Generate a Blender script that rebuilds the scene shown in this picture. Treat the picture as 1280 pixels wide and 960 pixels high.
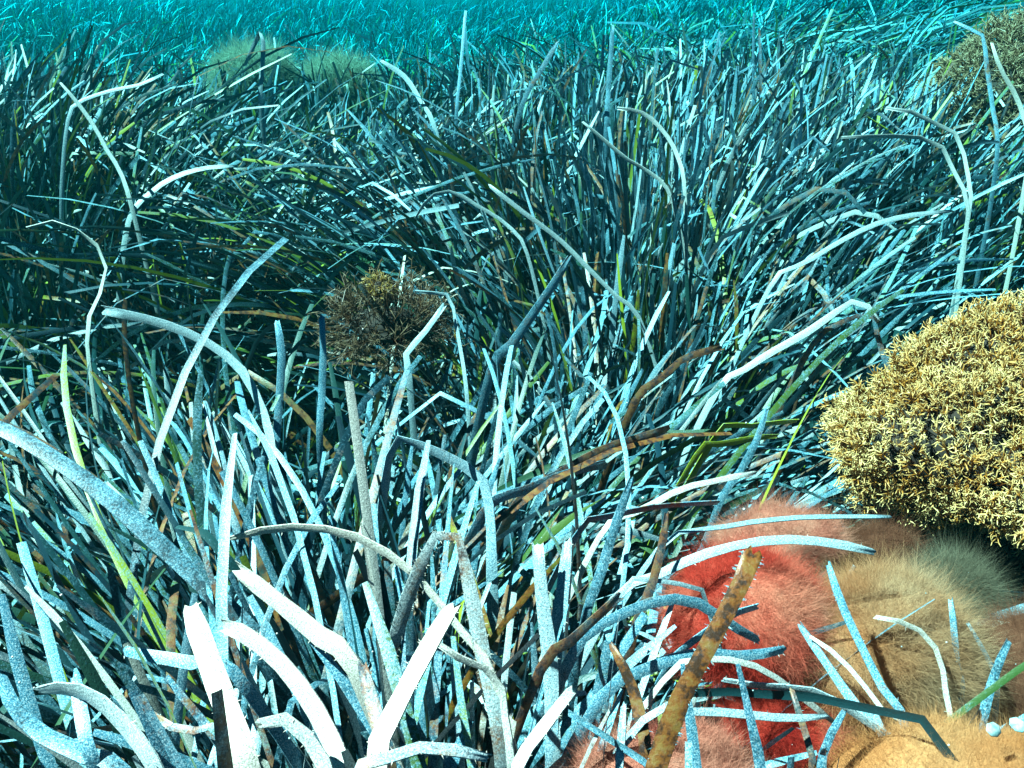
# Underwater seagrass meadow with fuzzy red algae and a bushy yellow alga.
import bpy, math, random
import numpy as np
from mathutils import Vector

rng = np.random.default_rng(11)
random.seed(11)
scene = bpy.context.scene
for o in list(bpy.data.objects):
    bpy.data.objects.remove(o)

# ------------------------------------------------------------------ camera
FPX = 1150.0                      # focal length in pixels of the 1280 px wide photograph
PITCH = math.radians(28.0)
CAM = np.array([0.0, 0.0, 0.72])
cam_data = bpy.data.cameras.new('camera')
cam_data.sensor_width = 36.0
cam_data.lens = 36.0 * FPX / 1280.0
cam_data.clip_start = 0.02
cam_data.clip_end = 200.0
cam = bpy.data.objects.new('camera', cam_data)
scene.collection.objects.link(cam)
cam.location = CAM
cam.rotation_euler = (math.pi / 2 - PITCH, 0, 0)
scene.camera = cam

# ------------------------------------------------------------------ light
SUN_TO = Vector((-0.54, 0.06, 0.80)).normalized()     # towards the sun
world = bpy.data.worlds.new('World')
scene.world = world
world.use_nodes = True
wn, wl = world.node_tree.nodes, world.node_tree.links
wn.clear()
sky = wn.new('ShaderNodeTexSky')
sky.sky_type = 'NISHITA'
sky.sun_disc = False
sky.sun_elevation = math.asin(SUN_TO.z)
sky.sun_rotation = math.atan2(SUN_TO.x, SUN_TO.y)
tint = wn.new('ShaderNodeMix')
tint.data_type = 'RGBA'
tint.blend_type = 'MULTIPLY'
tint.inputs[0].default_value = 1.0
tint.inputs[7].default_value = (0.02, 0.10, 0.17, 1)    # daylight that has come through the water above
bg = wn.new('ShaderNodeBackground')
bg.inputs[1].default_value = 0.05
wo = wn.new('ShaderNodeOutputWorld')
wl.new(sky.outputs[0], tint.inputs[6])
wl.new(tint.outputs[2], bg.inputs[0])
wl.new(bg.outputs[0], wo.inputs[0])

sun_data = bpy.data.lights.new('sun', 'SUN')
sun_data.energy = 5.0
sun_data.angle = math.radians(0.6)
sun_data.color = (1.0, 0.91, 0.82)           # daylight has lost some red in the water above
sun = bpy.data.objects.new('sun', sun_data)
scene.collection.objects.link(sun)
sun.rotation_euler = SUN_TO.to_track_quat('Z', 'Y').to_euler()

scene.view_settings.view_transform = 'Standard'
scene.view_settings.look = 'None'
scene.view_settings.gamma = 1.0
scene.view_settings.use_curve_mapping = False
scene.view_settings.exposure = 2.5
scene.render.engine = 'CYCLES'
scene.cycles.use_denoising = True
scene.cycles.max_bounces = 6
scene.cycles.diffuse_bounces = 1
scene.cycles.glossy_bounces = 2
scene.cycles.transmission_bounces = 3
scene.cycles.transparent_max_bounces = 8
scene.cycles.volume_bounces = 0

# ------------------------------------------------------------------ photograph geometry
FW = np.array([0, math.cos(PITCH), -math.sin(PITCH)])
UP = np.array([0, math.sin(PITCH), math.cos(PITCH)])
RT = np.array([1.0, 0, 0])


def at(px, py, depth):
    """Point at a given depth (metres along the view axis) on the ray of a photograph pixel."""
    x = (px - 640.0) / FPX
    y = -(py - 480.0) / FPX
    return CAM + depth * (FW + x * RT + y * UP)


def pix(P):
    v = np.asarray(P) - CAM
    d = v @ FW
    d = np.where(d < 1e-3, 1e-3, d)
    return 640 + FPX * (v @ RT) / d, 480 - FPX * (v @ UP) / d, d


# canopy of the meadow, as (px, py, depth) of points on top of the leaves
CAN = [
    (-250, 980, .46), (0, 980, .43), (220, 980, .37), (420, 980, .34), (600, 980, .36), (780, 980, .43), (1000, 980, .47), (1280, 980, .46), (1500, 980, .48),
    (-300, 820, .56), (0, 820, .55), (250, 820, .46), (450, 800, .45), (620, 800, .46), (800, 800, .52), (1000, 800, .58), (1280, 800, .60), (1500, 800, .60),
    (-300, 660, .58), (-60, 660, .66), (60, 660, .72), (250, 650, .62), (450, 650, .60), (640, 650, .63), (850, 650, .66), (1050, 660, .74), (1280, 680, .76), (1600, 680, .76),
    (-350, 520, .74), (-90, 500, .90), (70, 500, 1.02), (260, 540, .76), (450, 540, .78), (640, 540, .80), (850, 540, .80), (1050, 540, .90), (1280, 500, 1.05), (1600, 480, 1.05),
    (-400, 430, .84), (-120, 430, .98), (60, 430, 1.10), (260, 440, 1.00), (450, 440, 1.06), (640, 440, .99), (850, 430, .98), (1050, 430, 1.04), (1240, 400, 1.30), (1700, 400, 1.35),
    (-400, 330, .94), (-120, 330, 1.02), (60, 330, 1.10), (250, 340, 1.16), (450, 350, 1.16), (640, 330, 1.10), (850, 330, 1.08), (1050, 330, 1.12), (1240, 330, 1.34), (1700, 330, 1.35),
    (-400, 230, 1.02), (-120, 225, 1.10), (60, 220, 1.18), (250, 250, 1.32), (420, 250, 1.24), (600, 220, 1.18), (850, 220, 1.18), (1050, 220, 1.22), (1250, 230, 1.34), (1800, 230, 1.4),
    (-500, 130, 1.2), (40, 130, 1.32), (180, 150, 1.50), (350, 175, 1.64), (500, 160, 1.46), (650, 140, 1.36), (800, 125, 1.34), (950, 125, 1.38), (1100, 125, 1.42), (1280, 140, 1.5), (1900, 130, 1.6),
    (30, 85, 1.50), (160, 118, 1.75), (340, 148, 1.95), (500, 128, 1.75), (650, 105, 1.56), (800, 92, 1.52), (950, 92, 1.56), (1100, 90, 1.6), (1280, 105, 1.7),
    (-500, 75, 4.0), (60, 66, 4.2), (200, 105, 4.6), (350, 120, 5.0), (500, 108, 5.4), (650, 92, 5.6), (800, 70, 4.2), (950, 55, 3.0), (1120, 50, 2.8), (1280, 80, 2.8), (1900, 70, 2.8),
    (-500, 30, 6.5), (100, 36, 6.5), (300, 60, 7.0), (500, 60, 8.0), (650, 50, 8.0), (850, 22, 5.2), (1000, 8, 3.9), (1200, 8, 3.7), (1900, 30, 4.0),
    (-500, 0, 9.5), (100, 5, 9.5), (400, 18, 11.), (600, 20, 12.), (850, -5, 8.0), (1200, -18, 6.5), (1900, 0, 7.0),
    (-800, -25, 16.0), (200, -20, 16), (640, -15, 17), (1100, -30, 12), (2000, -30, 12),
]
CANP = np.array([at(*c) for c in CAN])


def _uv(X, Y):
    return np.stack([1.6 * X / (Y + 0.35), 2.2 * np.log(np.maximum(Y + 0.35, 0.05))], -1)


CUV = _uv(CANP[:, 0], CANP[:, 1])


def canopy(X, Y):
    X = np.atleast_1d(np.asarray(X, float)); Y = np.atleast_1d(np.asarray(Y, float))
    q = _uv(X, Y)
    out = np.empty(len(X))
    for i in range(0, len(X), 4000):
        d2 = ((q[i:i + 4000, None, :] - CUV[None]) ** 2).sum(-1) + 0.004
        w = 1.0 / d2 ** 2.2
        out[i:i + 4000] = (w * CANP[None, :, 2]).sum(1) / w.sum(1)
    return out


LIFT = 0.25          # mean height of the canopy above the sea bed


def bump(X, Y):
    return .02 * np.sin(7 * X + 3 * Y) * np.sin(5 * Y - 2 * X + 1) + .012 * np.sin(17 * X + 2) * np.sin(15 * Y)


# shallow bowl in the lower right where the fuzzy algae sit
_HOL = [(at(1080, 850, .60), .17, .02), (at(60, 450, 1.0), .20, .20), (at(1210, 400, 1.2), .15, .18), (at(480, 400, 1.12), .11, .12)]


def ground(X, Y):
    X = np.atleast_1d(np.asarray(X, float)); Y = np.atleast_1d(np.asarray(Y, float))
    z = canopy(X, Y) - LIFT + bump(X, Y)
    for p, r, dz in _HOL:
        z = z - dz * np.exp(-((X - p[0]) ** 2 + (Y - p[1]) ** 2) / (2 * r * r))
    return z


def on_canopy(px, py):
    """Depth at which the ray of a pixel meets the canopy."""
    ts = np.concatenate([np.linspace(.25, 3, 276), np.linspace(3.02, 12, 200)])
    P = np.array([at(px, py, t) for t in ts])
    h = P[:, 2] - canopy(P[:, 0], P[:, 1])
    k = np.argmax(h < 0)
    return ts[k] if h[k] < 0 else 12.0


def on_ground(px, py):
    ts = np.concatenate([np.linspace(.25, 3, 276), np.linspace(3.02, 12, 200)])
    P = np.array([at(px, py, t) for t in ts])
    h = P[:, 2] - ground(P[:, 0], P[:, 1])
    k = np.argmax(h < 0)
    return P[k] if h[k] < 0 else P[-1]


# ------------------------------------------------------------------ helpers
def link(o, parent=None):
    scene.collection.objects.link(o)
    if parent is not None:
        o.parent = parent
    return o


def tag(o, label=None, category=None, group=None, kind=None):
    if label: o['label'] = label
    if category: o['category'] = category
    if group: o['group'] = group
    if kind: o['kind'] = kind
    return o


def empty(name, loc):
    o = bpy.data.objects.new(name, None)
    o.empty_display_size = .02
    o.location = Vector([float(v) for v in loc])
    return link(o)


def mesh_np(name, V, faces, mat, parent=None, origin=None, col=None, smooth=True):
    """V (n,3) world coordinates, faces (m,k) of one size k, or a list of such arrays."""
    me = bpy.data.meshes.new(name)
    V = np.asarray(V, np.float64)
    if origin is not None:
        V = V - np.asarray(origin)
    if not isinstance(faces, list):
        faces = [faces]
    faces = [np.asarray(f, np.int32) for f in faces if len(f)]
    sizes = np.concatenate([np.full(len(f), f.shape[1], np.int32) for f in faces])
    loops = np.concatenate([f.ravel() for f in faces])
    starts = np.concatenate([[0], np.cumsum(sizes)[:-1]]).astype(np.int32)
    me.vertices.add(len(V)); me.vertices.foreach_set('co', V.astype(np.float32).ravel())
    me.loops.add(len(loops)); me.loops.foreach_set('vertex_index', loops.astype(np.int32))
    me.polygons.add(len(sizes)); me.polygons.foreach_set('loop_start', starts)
    me.polygons.foreach_set('loop_total', sizes)
    if smooth:
        me.polygons.foreach_set('use_smooth', np.ones(len(sizes), bool))
    if col is not None:
        a = me.attributes.new('leaf', 'FLOAT_COLOR', 'POINT')
        a.data.foreach_set('color', np.asarray(col, np.float32).ravel())
    me.update(calc_edges=True)
    me.materials.append(mat)
    o = bpy.data.objects.new(name, me)
    return link(o, parent)


# ------------------------------------------------------------------ materials
def new_mat(name):
    m = bpy.data.materials.new(name)
    m.use_nodes = True
    nt = m.node_tree
    nt.nodes.clear()
    out = nt.nodes.new('ShaderNodeOutputMaterial')
    return m, nt, out


def N(nt, kind, **inp):
    n = nt.nodes.new(kind)
    for k, v in inp.items():
        if k.startswith('_'):
            setattr(n, k[1:], v)
        else:
            n.inputs[int(k[1:]) if k[0] == 'i' and k[1:].isdigit() else k].default_value = v
    return n


ALB = .62          # submerged, wet surfaces are darker than dry ones


def ramp(nt, fac, stops, interp='LINEAR', k=ALB):
    r = nt.nodes.new('ShaderNodeValToRGB')
    r.color_ramp.interpolation = interp
    el = r.color_ramp.elements
    while len(el) < len(stops):
        el.new(.5)
    for e, (p, c) in zip(el, stops):
        e.position = p
        e.color = (*[v * k for v in c], 1)
    nt.links.new(fac, r.inputs[0])
    return r.outputs[0]


def mix(nt, fac, a, b):
    m = nt.nodes.new('ShaderNodeMix')
    m.data_type = 'RGBA'
    for s, v in ((0, fac), (6, a), (7, b)):
        if isinstance(v, (int, float)):
            m.inputs[s].default_value = v
        elif isinstance(v, tuple):
            m.inputs[s].default_value = (*v, 1)
        else:
            nt.links.new(v, m.inputs[s])
    return m.outputs[2]


def math_n(nt, op, a, b=None, clamp=False):
    m = nt.nodes.new('ShaderNodeMath')
    m.operation = op
    m.use_clamp = clamp
    for s, v in ((0, a), (1, b)):
        if v is None:
            continue
        if isinstance(v, (int, float)):
            m.inputs[s].default_value = v
        else:
            nt.links.new(v, m.inputs[s])
    return m.outputs[0]


def noise(nt, scale, detail=3, rough=.6, vec=None):
    n = N(nt, 'ShaderNodeTexNoise', Scale=scale, Detail=detail, Roughness=rough)
    if vec is not None:
        nt.links.new(vec, n.inputs['Vector'])
    return n.outputs[0]


def leaf_material():
    """attribute leaf: r = position along the blade, g = random, b = crust of small animals, a = age (0 green .. 1 brown)."""
    m, nt, out = new_mat('seagrass_blade')
    at_ = nt.nodes.new('ShaderNodeAttribute'); at_.attribute_name = 'leaf'
    sep = nt.nodes.new('ShaderNodeSeparateColor'); nt.links.new(at_.outputs['Color'], sep.inputs[0])
    t, rnd, crust, age = sep.outputs[0], sep.outputs[1], sep.outputs[2], at_.outputs['Alpha']
    pos = nt.nodes.new('ShaderNodeNewGeometry').outputs['Position']
    green = ramp(nt, rnd, [(0, (.004, .032, .050)), (.35, (.007, .052, .075)), (.75, (.012, .066, .055)), (.88, (.035, .10, .02)), (1, (.26, .34, .02))])
    big = noise(nt, 55, 3, .6, pos)
    fine = noise(nt, 620, 3, .7, pos)
    speck = noise(nt, 1500, 2, .7, pos)
    # white crust: more of it towards the old end of the blade
    c = math_n(nt, 'ADD', math_n(nt, 'MULTIPLY', t, .42), math_n(nt, 'MULTIPLY', crust, 1.15))
    c = math_n(nt, 'ADD', c, math_n(nt, 'MULTIPLY', math_n(nt, 'SUBTRACT', fine, .5), 1.5))
    c = math_n(nt, 'ADD', c, math_n(nt, 'MULTIPLY', math_n(nt, 'SUBTRACT', big, .5), 1.0))
    cm = ramp(nt, c, [(.38, (0, 0, 0)), (.95, (1, 1, 1))], k=1)
    crustcol = ramp(nt, speck, [(.34, (.03, .13, .20)), (.5, (.08, .34, .50)), (.64, (.50, .74, .82))])
    chalk = ramp(nt, crust, [(.62, (0, 0, 0)), (.95, (1, 1, 1))], k=1)
    crustcol = mix(nt, math_n(nt, 'MULTIPLY', chalk, .75), crustcol, ramp(nt, speck, [(.34, (.30, .27, .20)), (.5, (.70, .64, .52)), (.64, (.84, .80, .70))]))
    col = mix(nt, cm, green, crustcol)
    # brown old tissue and rusty spots
    rust = ramp(nt, noise(nt, 150, 3, .65, pos), [(.38, (.24, .13, .030)), (.50, (.22, .07, .010)), (.60, (.05, .016, .006))])
    bm = math_n(nt, 'ADD', age, math_n(nt, 'MULTIPLY', math_n(nt, 'SUBTRACT', big, .5), 1.2))
    bm = math_n(nt, 'ADD', bm, math_n(nt, 'MULTIPLY', math_n(nt, 'SUBTRACT', fine, .5), .7))
    bmask = ramp(nt, bm, [(.52, (0, 0, 0)), (.80, (.9, .9, .9))], k=1)
    col = mix(nt, bmask, col, rust)
    bs = N(nt, 'ShaderNodeBsdfPrincipled', Roughness=.42)
    bs.inputs['Specular IOR Level'].default_value = .35
    nt.links.new(col, bs.inputs['Base Color'])
    bp = N(nt, 'ShaderNodeBump', Strength=.55, Distance=.0006)
    nt.links.new(fine, bp.inputs['Height'])
    nt.links.new(bp.outputs[0], bs.inputs['Normal'])
    tr = nt.nodes.new('ShaderNodeBsdfTranslucent')
    nt.links.new(mix(nt, .5, col, green), tr.inputs[0])
    ms = nt.nodes.new('ShaderNodeMixShader'); ms.inputs[0].default_value = .07
    nt.links.new(bs.outputs[0], ms.inputs[1]); nt.links.new(tr.outputs[0], ms.inputs[2])
    nt.links.new(ms.outputs[0], out.inputs[0])
    return m


def fuzz_material(name, stops, scale=18, transl=.35, seed=0.0):
    m, nt, out = new_mat(name)
    pos = nt.nodes.new('ShaderNodeNewGeometry').outputs['Position']
    mp = N(nt, 'ShaderNodeMapping'); mp.inputs[1].default_value = (seed, seed * .7, 0)
    nt.links.new(pos, mp.inputs[0])
    n = noise(nt, scale, 4, .6, mp.outputs[0])
    col = ramp(nt, n, stops)
    d = nt.nodes.new('ShaderNodeBsdfDiffuse'); tr = nt.nodes.new('ShaderNodeBsdfTranslucent')
    nt.links.new(col, d.inputs[0]); nt.links.new(col, tr.inputs[0])
    ms = nt.nodes.new('ShaderNodeMixShader'); ms.inputs[0].default_value = transl
    nt.links.new(d.outputs[0], ms.inputs[1]); nt.links.new(tr.outputs[0], ms.inputs[2])
    nt.links.new(ms.outputs[0], out.inputs[0])
    return m


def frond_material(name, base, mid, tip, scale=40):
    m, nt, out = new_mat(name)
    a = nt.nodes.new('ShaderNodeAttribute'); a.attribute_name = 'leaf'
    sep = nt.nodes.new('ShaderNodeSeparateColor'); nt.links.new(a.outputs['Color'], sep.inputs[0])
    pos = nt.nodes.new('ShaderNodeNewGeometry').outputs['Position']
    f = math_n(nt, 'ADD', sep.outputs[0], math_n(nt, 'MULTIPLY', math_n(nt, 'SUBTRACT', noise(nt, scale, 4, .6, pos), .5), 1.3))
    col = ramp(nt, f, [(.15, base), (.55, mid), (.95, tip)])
    bs = N(nt, 'ShaderNodeBsdfPrincipled', Roughness=.4)
    nt.links.new(col, bs.inputs['Base Color'])
    tr = nt.nodes.new('ShaderNodeBsdfTranslucent'); nt.links.new(col, tr.inputs[0])
    ms = nt.nodes.new('ShaderNodeMixShader'); ms.inputs[0].default_value = .3
    nt.links.new(bs.outputs[0], ms.inputs[1]); nt.links.new(tr.outputs[0], ms.inputs[2])
    nt.links.new(ms.outputs[0], out.inputs[0])
    return m


def bed_material():
    m, nt, out = new_mat('matted_sea_bed')
    pos = nt.nodes.new('ShaderNodeNewGeometry').outputs['Position']
    n = noise(nt, 40, 6, .65, pos)
    col = ramp(nt, n, [(.3, (.012, .014, .011)), (.5, (.035, .035, .024)), (.7, (.08, .07, .045))])
    bs = N(nt, 'ShaderNodeBsdfPrincipled', Roughness=.9)
    nt.links.new(col, bs.inputs['Base Color'])
    bp = N(nt, 'ShaderNodeBump', Strength=.9, Distance=.01)
    nt.links.new(noise(nt, 130, 5, .7, pos), bp.inputs['Height'])
    nt.links.new(bp.outputs[0], bs.inputs['Normal'])
    nt.links.new(bs.outputs[0], out.inputs[0])
    return m


def plain(name, c1, c2, scale, rough=.6):
    m, nt, out = new_mat(name)
    pos = nt.nodes.new('ShaderNodeNewGeometry').outputs['Position']
    bs = N(nt, 'ShaderNodeBsdfPrincipled', Roughness=rough)
    nt.links.new(ramp(nt, noise(nt, scale, 4, .6, pos), [(.35, c1), (.65, c2)]), bs.inputs['Base Color'])
    nt.links.new(bs.outputs[0], out.inputs[0])
    return m


M_LEAF = leaf_material()
M_BED = bed_material()

# ------------------------------------------------------------------ sea bed
xs = np.concatenate([-np.geomspace(26, 3.2, 12), np.linspace(-3, 3, 121), np.geomspace(3.2, 26, 12)])
ys = np.concatenate([np.linspace(-4, -.3, 8), np.linspace(-.2, 6, 125), np.geomspace(6.2, 30, 18)])
GX, GY = np.meshgrid(xs, ys)
GZ = ground(GX.ravel(), np.maximum(GY.ravel(), 0.0))
GV = np.stack([GX.ravel(), GY.ravel(), GZ], -1)
nx = len(xs)
ii = (np.arange(len(ys) - 1)[:, None] * nx + np.arange(nx - 1)[None]).ravel()
bed = mesh_np('sea_bed', GV, np.stack([ii, ii + 1, ii + nx + 1, ii + nx], -1), M_BED)
tag(bed, 'dark matted sea bed under the seagrass meadow', 'sea bed', kind='structure')

# ------------------------------------------------------------------ blades of seagrass
def blade_lines(base, az, th0, bend, L, S, kink_s, kink_a, drift):
    """Centre lines (n, S+1, 3) and tangents of leaves that rise, lean and bend over."""
    n = len(az)
    s = np.linspace(0, 1, S + 1)
    mid = (s[:-1] + s[1:]) / 2
    th = th0[:, None] + bend[:, None] * mid[None] ** 1.6 + kink_a[:, None] / (1 + np.exp(-(mid[None] - kink_s[:, None]) * 60))
    th = np.clip(th, -2.3, 2.3)
    a = az[:, None] + drift[:, None] * mid[None]
    d = np.stack([np.sin(th) * np.cos(a), np.sin(th) * np.sin(a), np.cos(th)], -1)
    P = np.concatenate([np.zeros((n, 1, 3)), np.cumsum(d * (L / S)[:, None, None], 1)], 1) + base[:, None]
    T = np.concatenate([d[:, :1], (d[:, 1:] + d[:, :-1]) / 2, d[:, -1:]], 1)
    T /= np.linalg.norm(T, axis=-1, keepdims=True) + 1e-9
    return P, T, a


def ribbon(P, T, az, width, twist0, twist1, cols, three=True, tip=None):
    """Curved ribbons round centre lines: verts, quad faces and attribute colours."""
    n, S1, _ = P.shape
    s = np.linspace(0, 1, S1)
    azp = np.concatenate([az[:, :1], az], 1) if az.shape[1] == S1 - 1 else az
    w0 = np.stack([-np.sin(azp), np.cos(azp), np.zeros_like(azp)], -1)
    w0 = w0 - (w0 * T).sum(-1, keepdims=True) * T
    w0 /= np.linalg.norm(w0, axis=-1, keepdims=True) + 1e-9
    nn = np.cross(T, w0)
    tw = twist0[:, None] + (twist1 - twist0)[:, None] * s[None]
    W = np.cos(tw)[..., None] * w0 + np.sin(tw)[..., None] * nn
    NN = np.cross(T, W)
    prof = np.interp(s, [0, .1, .3, .93, 1], [.75, .9, 1, .97, .45])[None] * np.ones((n, 1))
    if tip is not None:
        prof[:, -1] = tip
    hw = (width[:, None] * prof / 2)[..., None]
    if three:
        V = np.stack([P - W * hw, P + NN * hw * .14, P + W * hw], 2)
        k = 3
    else:
        V = np.stack([P - W * hw, P + W * hw], 2)
        k = 2
    V = V.reshape(n, S1 * k, 3)
    rows = np.arange(S1 - 1) * k
    f = []
    for j in range(k - 1):
        f.append(np.stack([rows + j, rows + j + 1, rows + k + j + 1, rows + k + j], -1))
    F = np.concatenate(f)
    C = np.empty((n, S1 * k, 4))
    C[..., 0] = np.repeat(s, k)[None]
    C[..., 1:] = cols[:, None, :]
    return V, F, C


# lean of the leaves: (px, py, lean x, lean y, spread in radians)
FLOW = [
    (0, 960, -1.3, .3, .3), (120, 760, -1.5, .45, .25), (60, 620, -1.4, .4, .3), (220, 600, -1.1, .4, .3), (300, 500, -.8, .35, .5),
    (330, 780, -.8, .25, .6), (260, 930, -.6, .2, .6), (450, 930, -.35, .1, .8), (560, 820, .1, .2, .9), (420, 700, -.5, .3, .7),
    (560, 660, .2, .25, .8), (680, 780, .4, .15, .8), (720, 640, 1.5, .15, .3), (850, 620, 1.75, .1, .25), (950, 640, 1.75, .05, .25), (820, 720, 1.4, 0, .4),
    (760, 560, 1.5, .25, .3), (900, 530, 1.6, .2, .3), (1010, 560, 1.6, .1, .3), (1000, 440, 1.4, .25, .35), (900, 900, 1.0, -.1, .9), (1050, 900, -.7, .2, .9),
    (450, 500, .9, .2, .6), (560, 500, .7, .25, .7), (660, 480, .4, .25, .8), (700, 420, -.3, .2, .7), (380, 430, .6, .25, .8),
    (440, 280, -1.2, -.2, .35), (520, 300, -1.1, -.1, .35), (560, 240, -.8, -.1, .4), (400, 220, -1.1, 0, .4),
    (650, 280, -.45, .05, .5), (750, 330, -.4, .1, .5), (700, 200, -.25, .1, .6), (850, 350, .1, .1, .6), (850, 220, .35, .1, .6), (950, 280, .55, .05, .55),
    (1050, 180, .35, .1, .8), (1180, 220, .3, .1, .9), (1200, 330, .5, -.1, .7), (1080, 330, .7, 0, .6),
    (250, 220, .9, .1, .7), (330, 180, .9, .1, .6), (120, 180, .2, .1, 1.1), (60, 300, 0, 0, 1.2), (180, 330, .2, 0, 1.0), (100, 430, -.3, 0, 1.1), (280, 330, -.6, 0, .7),
    (250, 60, .5, .2, 1.2), (600, 60, .2, .2, 1.2), (950, 30, .9, .1, .5), (1150, 30, 1.0, .1, .5), (820, 60, -.6, .1, .8), (60, 40, .2, .2, 1.2),
    (300, 5, .3, .2, 1.3), (900, -10, .5, .2, 1.0),
]
FLP = np.array([at(f[0], f[1], on_canopy(f[0], f[1])) for f in FLOW])
FLUV = _uv(FLP[:, 0], FLP[:, 1])
FLV = np.array([f[2:] for f in FLOW])


def flow(X, Y):
    q = _uv(X, Y)
    out = np.empty((len(X), 3))
    for i in range(0, len(X), 4000):
        w = 1 / (((q[i:i + 4000, None] - FLUV[None]) ** 2).sum(-1) + .004) ** 2
        out[i:i + 4000] = (w[..., None] * FLV[None]).sum(1) / w.sum(1)[:, None]
    return out


# thin spots: (px, py, radius in m, how much is missing)
THIN = [(60, 460, .18, .72), (470, 425, .07, .95), (1215, 395, .11, .8), (110, 800, .05, .8), (60, 700, .09, .55), (520, 320, .07, .5), (1180, 700, .10, 1.0),
        (960, 790, .09, .95), (1100, 830, .09, .97), (1210, 830, .09, .97), (1250, 950, .12, 1.0), (1260, 600, .13, 1.0), (985, 880, .05, .5)]
THP = np.array([at(t[0], t[1], on_canopy(t[0], t[1])) for t in THIN])


def keep_prob(X, Y):
    k = np.ones(len(X))
    for p, t in zip(THP, THIN):
        k *= 1 - t[3] * np.exp(-(((X - p[0]) ** 2 + (Y - p[1]) ** 2) / t[2] ** 2) ** 2)
    return k


def sample_shoots():
    pts = []
    for y0, y1, dens in ((-.05, .5, 1900), (.5, 1.0, 1500), (1.0, 2.0, 1000), (2.0, 3.6, 330), (3.6, 6, 200), (6, 10, 110), (10, 16, 55)):
        half = .66 * y1 + .30
        n = int(2 * half * (y1 - y0) * dens)
        X = rng.uniform(-half, half, n); Y = rng.uniform(y0, y1, n)
        k = np.abs(X) < .66 * Y + .32
        pts.append(np.stack([X[k], Y[k]], -1))
    P = np.concatenate(pts)
    k = rng.random(len(P)) < keep_prob(P[:, 0], P[:, 1])
    return P[k]


SH = sample_shoots()
SHZ = ground(SH[:, 0], SH[:, 1])
SHF = flow(SH[:, 0], SH[:, 1])
nS = len(SH)
leafn = np.where(SH[:, 1] < 2.0, rng.integers(5, 8, nS), np.where(SH[:, 1] < 3.5, rng.integers(4, 6, nS), rng.integers(3, 5, nS)))
own = np.repeat(np.arange(nS), leafn)
n = len(own)
f = SHF[own]
lean_m = np.hypot(f[:, 0], f[:, 1])
az = np.arctan2(f[:, 1], f[:, 0]) + rng.normal(0, 1, n) * f[:, 2] + rng.normal(0, .25, nS)[own]
wild = rng.random(n) < .07
az = np.where(wild, rng.uniform(0, 2 * np.pi, n), az)
th0 = lean_m * .72 + rng.normal(0, .26, n)
bend = lean_m * rng.uniform(.1, .8, n) + np.abs(rng.normal(0, .38, n))
kink = rng.random(n) < .22
kink_s = rng.uniform(.45, .9, n)
kink_a = np.where(kink, rng.uniform(.5, 1.9, n), 0)
need = LIFT / np.clip(np.cos(np.clip(th0 + .45 * bend, 0, 1.3)), .42, 1)
L = need * rng.uniform(.35, 1.1, n)
L = np.where(rng.random(n) < .06, L * 1.22, L)
width = rng.uniform(.0034, .0070, n)
# blade crust by place, with shade painted in at the left: (px, py, offset)
COVER_SHADE = [(600, 650, .06), (430, 640, .0), (250, 700, -.08), (330, 600, -.05), (150, 870, -.1), (640, 760, .1), (100, 250, -.22), (60, 450, -.65), (30, 330, -.55), (110, 520, -.45), (20, 220, -.35), (15, 620, -.45), (180, 390, -.25), (150, 150, -.12), (480, 300, -.30), (570, 330, -.2), (800, 150, .34), (1000, 170, .36), (950, 120, .32), (700, 180, .22), (750, 260, .15), (950, 280, .15),
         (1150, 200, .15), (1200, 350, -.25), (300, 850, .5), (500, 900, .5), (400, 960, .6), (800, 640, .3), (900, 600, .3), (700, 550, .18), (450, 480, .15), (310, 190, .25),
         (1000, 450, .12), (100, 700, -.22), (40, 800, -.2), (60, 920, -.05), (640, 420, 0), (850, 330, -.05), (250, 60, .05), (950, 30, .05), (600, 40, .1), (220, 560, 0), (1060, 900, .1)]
CVP = np.array([at(c[0], c[1], on_canopy(c[0], c[1])) for c in COVER_SHADE])
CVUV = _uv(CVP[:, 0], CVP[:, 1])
CVV = np.array([c[2] for c in COVER_SHADE])
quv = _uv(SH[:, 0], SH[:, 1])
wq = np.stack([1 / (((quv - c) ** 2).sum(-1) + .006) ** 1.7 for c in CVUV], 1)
cover_shade = (wq * CVV[None]).sum(1) / wq.sum(1)
crust = np.clip(rng.normal(.06, .30, n) + cover_shade[own], -.5, .95)
age = np.clip(np.where(rng.random(n) < .27, rng.uniform(.35, .85, n), rng.uniform(0, .25, n)), 0, 1)
base = np.stack([SH[own, 0] + rng.normal(0, .006, n), SH[own, 1] + rng.normal(0, .006, n), SHZ[own] - .012], -1)
drift = rng.normal(0, .45, n)
tw0 = rng.normal(0, .8, n)
tw1 = tw0 + rng.normal(0, .8, n)
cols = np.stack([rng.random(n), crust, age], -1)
tipw = rng.uniform(.3, .95, n)


CLEAR = [(1250, 570, 225, 160, .86), (985, 760, 120, 55, .62), (1150, 780, 130, 90, .62), (1230, 950, 130, 50, .46), (1200, 690, 100, 50, .7),
         (470, 405, 60, 40, 1.0), (1240, 100, 50, 50, 1.7)]
pick = rng.random(n)


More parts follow.
